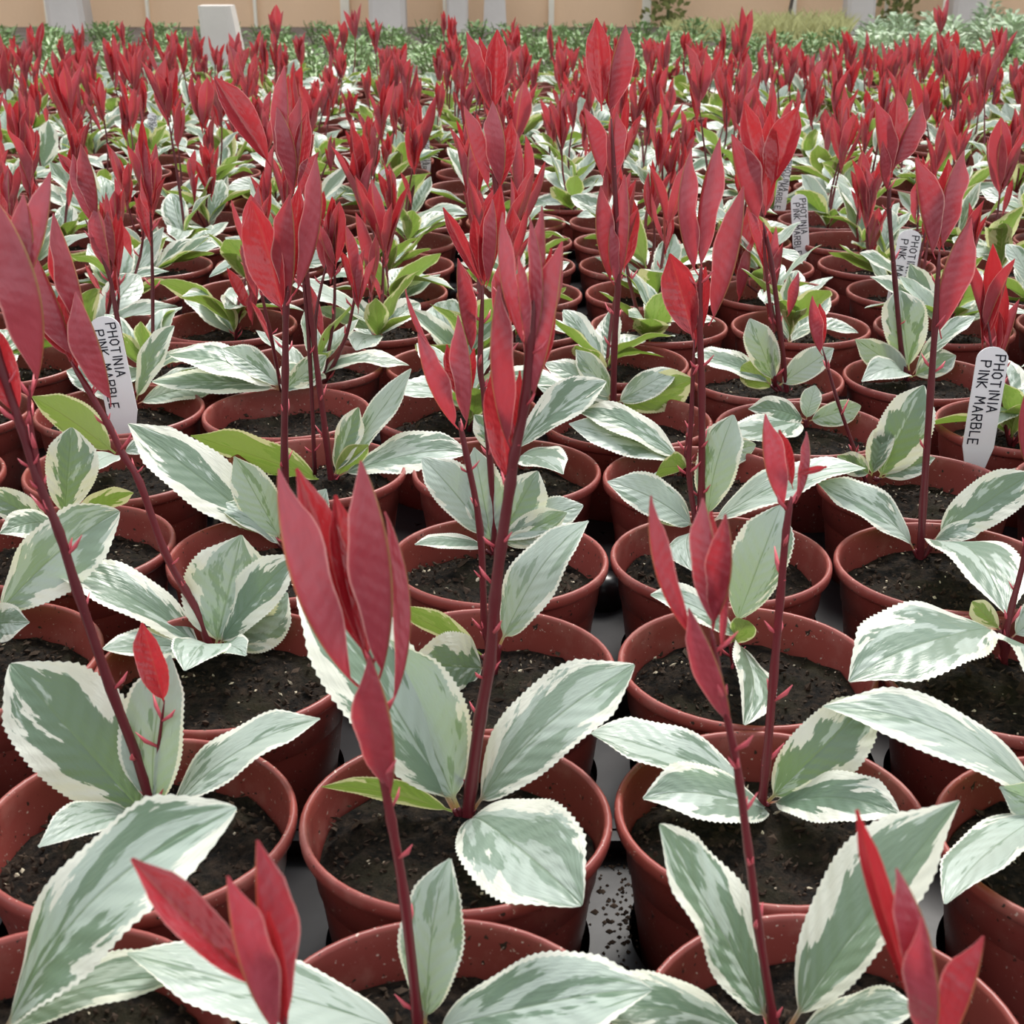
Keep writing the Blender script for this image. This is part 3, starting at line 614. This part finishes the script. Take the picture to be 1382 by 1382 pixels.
GROUP = 'red tipped potted plants in rows'
seed = [0]
def hand_leaf(e, o, spec, Y, kind, parent, cx=0.0):
    bx, by, tx, ty, w, dy, fl = spec
    B = at_y(bx, by, Y); T = at_y(tx, ty, Y + dy * .01)
    if kind == 'leaf' and T.z < RIM_Z + .004: T = at_z(tx, ty, RIM_Z + .004)
    L = (T - B).length; mid = (B + T) / 2; wa = w * depth(mid) / PX_F
    a = (T - B).normalized(); v = (CAM - mid).normalized(); n0 = (v - a * v.dot(a)).normalized()
    seed[0] += 1; rn = random.Random(seed[0])
    if kind == 'leaf':
        Wd = max(wa, min(.40 * L, 1.5 * wa)); rl = math.acos(min(1, wa / Wd))
        n1 = Matrix.Rotation(rl, 3, a) @ n0; n2 = Matrix.Rotation(-rl, 3, a) @ n0
        n = n1 if n1.z > n2.z else n2
        if 'u' in fl: n = -(n1 if n1.z < n2.z else n2)
        me = leaf_mesh('leaf_blade', L, Wd * 1.06, 'leaf', rn.uniform(-.75, -.1) if 'u' not in fl else rn.uniform(-.5, .1), rn.uniform(.08, .32), rn.uniform(-.35, .35), rn.uniform(.2, .5), seed[0], 64, 5)
        return link('leaf', me, parent, frame(B - o, a, n))
    w_ = a.cross(n0)
    if w_.x * (cx - mid.x) < 0: w_ = -w_                             # the fold opens towards the axis of the shoot
    if 'u' in fl:
        fo = rn.uniform(.85, 1.25); jit = rn.uniform(-.35, .25)
        n = Matrix.Rotation(jit, 3, a) @ (w_ * math.sin(fo) - n0 * math.cos(fo)); Wd = wa * 1.65; bd = rn.uniform(.35, .9)
        sh_ = -w_ * wa * .18; B = B + sh_ * .3
    else:
        fo = rn.uniform(.5, .85); n = Matrix.Rotation(rn.uniform(-.5, .5), 3, a) @ n0; Wd = wa * 1.35; bd = rn.uniform(-.1, .5)
    me = leaf_mesh('young_leaf_blade', L, min(Wd, .55 * L), 'red', bd, fo, rn.uniform(-.35, .35), rn.uniform(.2, .55), seed[0], 26, 5)
    return link('young_leaf', me, parent, frame(B - o, a, n))

WORD = ['', 'first', 'second', 'third', 'fourth', 'fifth', 'sixth', 'seventh', 'eighth', 'ninth', 'tenth', 'eleventh', 'twelfth', 'thirteenth', 'fourteenth']
rows = {}
for q in pots:
    if q[2] is not None:
        h = q[2]; x, y = q[0], q[1]; e = thing_base(x, y, h['label'], GROUP); o = Vector((x, y, POT_Z))
        bp = at_z(h['base'][0], h['base'][1], RIM_Z - SOIL); Y = bp.y
        # keep the base inside its pot
        dv = Vector((bp.x - x, bp.y - y)); Y = y + max(-.034, min(.034, dv.y))
        sts = []
        for pts, th in h['stems']:
            P3 = [at_y(a, b, Y) for a, b in pts]
            P3[0] = P3[0] - Vector((0, 0, .006)) if pts is h['stems'][0][0] else P3[0]
            r = th * depth(P3[0]) / PX_F / 2
            sts.append(add_stem(e, P3, r, r * .62, o, max(3, int(len(pts) * 1.2))))
        if not sts and h['r']: raise ValueError(h['label'])
        b0 = at_y(h['base'][0], h['base'][1], Y)
        for s in h['g']:
            lf = hand_leaf(e, o, s, Y, 'leaf', e); lb = at_y(s[0], s[1], Y)
            if (lb - b0).length > .0025:                            # short stalk from the blade down to the crown
                mp = (lb + b0) / 2 + Vector((0, 0, -.0015))
                link('petiole', mesh('petiole', *tube(smooth_path([b0 - o - Vector((0, 0, .002)), mp - o, lb - o], 3), [.0010, .0010, .0009, .0009, .0008, .0008, .0007], 6), 'stem'), e)
        cx = sum(at_y((s[0] + s[2]) / 2, 700, Y).x for s in h['r']) / max(1, len(h['r']))
        for s in h['r']: hand_leaf(e, o, s, Y, 'red', sts[0], cx)
        if h['fill'] == 4:
            b3 = at_y(h['base'][0], h['base'][1], Y)
            for i in range(4):
                az = i * 1.6 + .5; d = Vector((math.cos(az), math.sin(az), .35)).normalized()
                link('leaf', GL[i], e, frame(b3 + Vector((0, 0, .004)) - o, d, Vector((0, 0, 1))) @ Matrix.Scale(.045, 4))
        if h['fill'] == 1: gen_plant(x, y, None, None, 1.0, True, 1, e, at_y(h['base'][0], h['base'][1], Y))
for q in pots:
    j = q[3] if q[2] is None else int(round((q[1] - .434) / .0935)); rows.setdefault(j, []).append(q)
WORD += ['fifteenth', 'sixteenth']
for j, lst in sorted(rows.items()):
    lst.sort(key=lambda q: q[0]); r = j + 3
    def pxx(q): return 691 + PX_F * q[0] / (q[1] * math.cos(PITCH) + .233 * math.sin(PITCH))
    seen = [q for q in lst if 0 <= pxx(q) <= 1382]
    for q in lst:
        if q[2] is not None: continue
        if r <= 12:
            grp = GROUP
            if q in seen:
                n_l = seen.index(q) + 1; n_r = len(seen) - n_l + 1
                lab = 'red tipped potted photinia, %s row from the front, %s from the %s' % (WORD[r], WORD[min(n_l, n_r)], 'left' if n_l <= n_r else 'right')
            else: lab = 'red tipped potted photinia of the %s row, %s the %s edge' % (WORD[r], 'cut off by' if -90 < pxx(q) < 1472 else 'just beyond', 'left' if q[0] < 0 else 'right')
        else:
            zone = 'left' if q[0] < -.2 * q[1] / 1.2 else ('right' if q[0] > .2 * q[1] / 1.2 else 'centre')
            dist = 'middle' if r <= 17 else 'farthest'
            lab = 'small red tipped potted photinia packed in the %s rows, %s of the bed' % (dist, zone); grp = 'red tipped plants in the %s rows, %s' % (dist, zone)
        if 1045 < pxx(q) < 1115 and .8 < q[1] < 1.3: gen_plant(q[0], q[1], lab, grp, .35, True, 0, None, None, 1); continue
        gen_plant(q[0], q[1], lab, grp, RN.uniform(.8, 1.12) if r < 14 else RN.uniform(.62, .98), r < 10)

# ------------------------------------------------------------------ black carrying trays with low walls and rounded pegs
allp = [(q[0], q[1]) for q in pots if q[1] < 1.6]
PEG = mesh('peg', *lathe([(.0100, 0), (.0095, .009), (.0082, .0125), (.005, .0143), (.0006, .0148)], 14), 'tray')
def tray(x0, x1, y0, y1, label):
    x0 += .0006; x1 -= .0006; y0 += .0006; y1 -= .0006
    e = tag(link('carrying_tray', None), label, 'tray', 'black carrying trays'); cx, cy = (x0 + x1) / 2, (y0 + y1) / 2; e.location = (cx, cy, 0)
    w, d = (x1 - x0) / 2, (y1 - y0) / 2
    link('base', mesh('base', *box(-w, w, -d, d, 0.001, POT_Z - .0003), 'tray', False), e)
    for sy in (-1, 1):
        a, b = sorted((sy * d, sy * (d - .0022))); a2, b2 = sorted((sy * d, sy * (d - .0055)))
        link('wall', mesh('wall', *join([box(-w, w, a, b, POT_Z - .0003, .046), box(-w, w, a2, b2, .046, .049)]), 'tray', False), e)
    zd = .042; parts = []
    for px_, py_ in [p for p in allp if x0 < p[0] < x1 and y0 < p[1] < y1]:
        near = [(a - px_, b - py_) for a, b in allp if 0 < math.hypot(a - px_, b - py_) < .2]; V, F = [], []; ns = 90
        for k in range(ns):
            c_, s_ = math.cos(2 * math.pi * k / ns), math.sin(2 * math.pi * k / ns); r = .2
            for a, b in near:
                pr = a * c_ + b * s_
                if pr > 1e-4: r = min(r, (a * a + b * b) / 2 / pr)
            if c_ > 1e-4: r = min(r, (x1 - px_) / c_)
            if c_ < -1e-4: r = min(r, (x0 - px_) / c_)
            if s_ > 1e-4: r = min(r, (y1 - py_) / s_)
            if s_ < -1e-4: r = min(r, (y0 - py_) / s_)
            r = max(r, .0398); gx, gy = px_ - cx, py_ - cy
            V += [(gx + c_ * .0394, gy + s_ * .0394, zd), (gx + c_ * r, gy + s_ * r, zd), (gx + c_ * .0394, gy + s_ * .0394, zd - .007)]
        for k in range(ns):
            l = (k + 1) % ns; F += [(k * 3, k * 3 + 1, l * 3 + 1, l * 3), (k * 3 + 2, k * 3, l * 3, l * 3 + 2)]
        parts.append((V, F))
    link('deck', mesh('deck', *join(parts), 'tray', False), e)
    pegs = []
    inside = [p for p in allp if x0 < p[0] < x1 and y0 < p[1] < y1]
    for px_, py_ in inside:
        for sx in (-1, 1):
            for sy in (-1, 1):
                u, v = px_ + sx * .0463, py_ + sy * .0463
                if not (x0 + .012 < u < x1 - .012 and y0 + .012 < v < y1 - .012): continue
                if any(math.hypot(u - a, v - b) < .05 for a, b in pegs) or min(math.hypot(u - a, v - b) for a, b in allp) < .050: continue
                pegs.append((u, v)); link('peg', PEG, e, Matrix.Translation((u - cx, v - cy, .042)))
bands = [(-.085, .387, [-.43, -.150, .119, .40]), (.387, .853, [-.43, -.150, .131, .41, .69]), (.853, 1.32, [-.73, -.45, -.17, .11, .39, .67])]
nm = [['left', 'centre', 'right'], ['left', 'centre', 'right', 'outermost right'], ['far left', 'left', 'centre', 'right', 'far right']]
for (ya, yb, xs), names, row in zip(bands, nm, ('front', 'second', 'third')):
    for xa, xb, nn in zip(xs, xs[1:], names):
        if abs((xa + xb) / 2) - .14 > yb * .372 + .1: continue
        tray(xa, xb, ya, yb, 'black plastic tray under the %s pots of the %s band' % (nn, row))
# spilt compost crumbs on the deck between the front trays
rn = random.Random(8); V, F = [], []
for _ in range(170):
    p = at_z(rn.gauss(842, 20), rn.uniform(1110, 1330), .0422); s = rn.uniform(.0003, .0008) + .0007 * rn.random() ** 4; o = len(V)
    for d in ((1, 0, 0), (0, 1, 0), (-1, 0, 0), (0, -1, 0), (0, 0, .7), (0, 0, -.3)): V.append(p + Vector(d) * s * rn.uniform(.6, 1.3))
    F += [(o, o+1, o+4), (o+1, o+2, o+4), (o+2, o+3, o+4), (o+3, o, o+4), (o+1, o, o+5), (o+2, o+1, o+5), (o+3, o+2, o+5), (o, o+3, o+5)]
tag(link('spilt_compost', mesh('spilt_compost', V, F, 'crumb', False)), 'dark compost crumbs spilt on the black tray between the front pots', 'crumbs', kind='stuff')

# ------------------------------------------------------------------ white handwritten plant labels
FONT = {'P': [[(0, 0), (0, 6), (3, 6), (3.6, 4.6), (3, 3.2), (0, 3)]], 'H': [[(0, 0), (0, 6)], [(3.4, 0), (3.4, 6)], [(0, 3), (3.4, 3.2)]], 'O': [[(1.8, 6), (.2, 4.6), (.2, 1.4), (1.8, 0), (3.4, 1.4), (3.4, 4.6), (1.8, 6)]],
        'T': [[(1.8, 0), (1.8, 6)], [(0, 6), (3.6, 5.8)]], 'I': [[(.8, 0), (.8, 6)]], 'N': [[(0, 0), (0, 6), (3.3, 0), (3.3, 6)]], 'A': [[(0, 0), (1.8, 6), (3.6, 0)], [(.7, 2.2), (3, 2.2)]],
        'K': [[(0, 0), (0, 6)], [(3.2, 6), (.1, 2.8), (3.4, 0)]], 'M': [[(0, 0), (.4, 6), (2, 2.4), (3.6, 6), (4, 0)]], 'R': [[(0, 0), (0, 6), (3, 6), (3.5, 4.6), (3, 3.2), (0, 3)], [(1.4, 3), (3.5, 0)]],
        'B': [[(0, 0), (0, 6), (2.6, 6), (3.1, 4.7), (2.6, 3.3), (0, 3.1)], [(2.6, 3.3), (3.5, 1.8), (2.8, 0), (0, 0)]], 'L': [[(0, 6), (0, 0), (3, 0)]], 'E': [[(3, 6), (0, 6), (0, 0), (3, 0)], [(0, 3), (2.4, 3)]]}
def lettering(lines, length, width, rn):
    """flat pen strokes in label coordinates: text runs down the label from its rounded top; x across, z along"""
    V, F = [], []
    for li, (txt, xo, start) in enumerate(lines):
        c = start; s = .00082
        for ch in txt:
            if ch == ' ': c += 4 * s; continue
            wd = max(p[0] for st in FONT[ch] for p in st); jit = rn.uniform(-.0003, .0003)
            for st in FONT[ch]:
                pts = [Vector((xo + (p[1] - 3) * s + jit, 0, length - (c + p[0] * s))) for p in st]
                for a, b in zip(pts, pts[1:]):
                    d = (b - a).normalized(); n = Vector((d.z, 0, -d.x)) * .00034; o = len(V)
                    V += [a - n - d * .0002, a + n - d * .0002, b + n + d * .0002, b - n + d * .0002]; F.append((o, o + 1, o + 2, o + 3))
            c += (wd + 1.7) * s
    return V, F
def plant_label(top, bot, wpx, label, up=False, lines=None, yy=None):
    B = at_z(bot[0], bot[1], RIM_Z - SOIL) if yy is None else at_y(bot[0], bot[1], yy)
    T = at_y(top[0], top[1], B.y + .004)
    Lv = (T - B).length; wd = max(.011, min(.0165, wpx * depth(B) / PX_F)); tot = Lv + .008; ax = (T - B).normalized()
    ns = 10; prof = [(-wd * .12, 0), (wd * .12, 0), (wd / 2, .022), (wd / 2, tot - wd * .4)] + [(wd / 2 * math.cos(a * math.pi / ns), tot - wd * .4 + wd * .4 * math.sin(a * math.pi / ns)) for a in range(1, ns)] + [(-wd / 2, tot - wd * .4), (-wd / 2, .022)]
    n = len(prof); vs = [(x, y, z) for y in (-.0004, .0004) for x, z in prof]
    fs = [tuple(range(n)), tuple(range(2 * n - 1, n - 1, -1))] + [(i, i + n, (i + 1) % n + n, (i + 1) % n) for i in range(n)]
    e = tag(link('plant_label', None), label, 'label', 'white plant labels'); e.location = B - ax * .008
    back = Vector((0, 1, 0)); yv = (back - ax * back.dot(ax)).normalized(); xv = yv.cross(ax)
    e.rotation_euler = Matrix((xv, yv, ax)).transposed().to_euler()
    link('tag', mesh('tag', vs, fs, 'label', False), e)
    rn = random.Random(int(top[0]))
    V, F = lettering(lines or [('PHOTINIA', wd * .22, .004), ('PINK MARBLE', -wd * .20, .007)], tot, wd, rn)
    if up:                                                          # the writing runs up the label instead
        V = [Vector((-v.x, 0, tot - v.z)) for v in V]; zmin = min(v.z for v in V); sh_ = tot - .004 - max(v.z for v in V); V = [Vector((v.x, 0, v.z + sh_)) for v in V]
    V = [Vector((v.x, -.0006, v.z)) for v in V]
    link('lettering', mesh('lettering', V, F, 'ink', False), e)
plant_label((1342, 468), (1314, 640), 42, 'white handwritten label at right edge, leaning in a pot beside a grey green leaf')
plant_label((138, 427), (172, 590), 46, 'white handwritten label at left, behind the dark red leaf cluster')
plant_label((1230, 310), (1208, 432), 32, 'white handwritten label beside the dark bare stem at right')
plant_label((1078, 262), (1082, 352), 22, 'white handwritten label standing upright, third from the right edge')
plant_label((1062, 210), (1050, 300), 16, 'white label half hidden behind red leaves just above the upright label')
plant_label((425, 268), (420, 362), 18, 'white label with writing running upward, behind the wide red crown left of centre', True)
plant_label((521, 228), (516, 290), 14, 'small white label left of centre between narrow red shoots', True)
plant_label((572, 182), (576, 240), 11, 'small distant white label above a red leaf left of centre')
plant_label((627, 128), (622, 190), 9, 'tiny white label just left of the tall red centre shoot')
plant_label((1377, 88), (1377, 140), 9, 'tiny white label at the right edge among far red shoots')
plant_label((205, 152), (208, 215), 9, 'tiny white label at left among far red shoots')
plant_label((1000, 130), (996, 195), 9, 'tiny white label right of centre among far red shoots')
print('pots', len(pots), 'objects', len(bpy.data.objects))
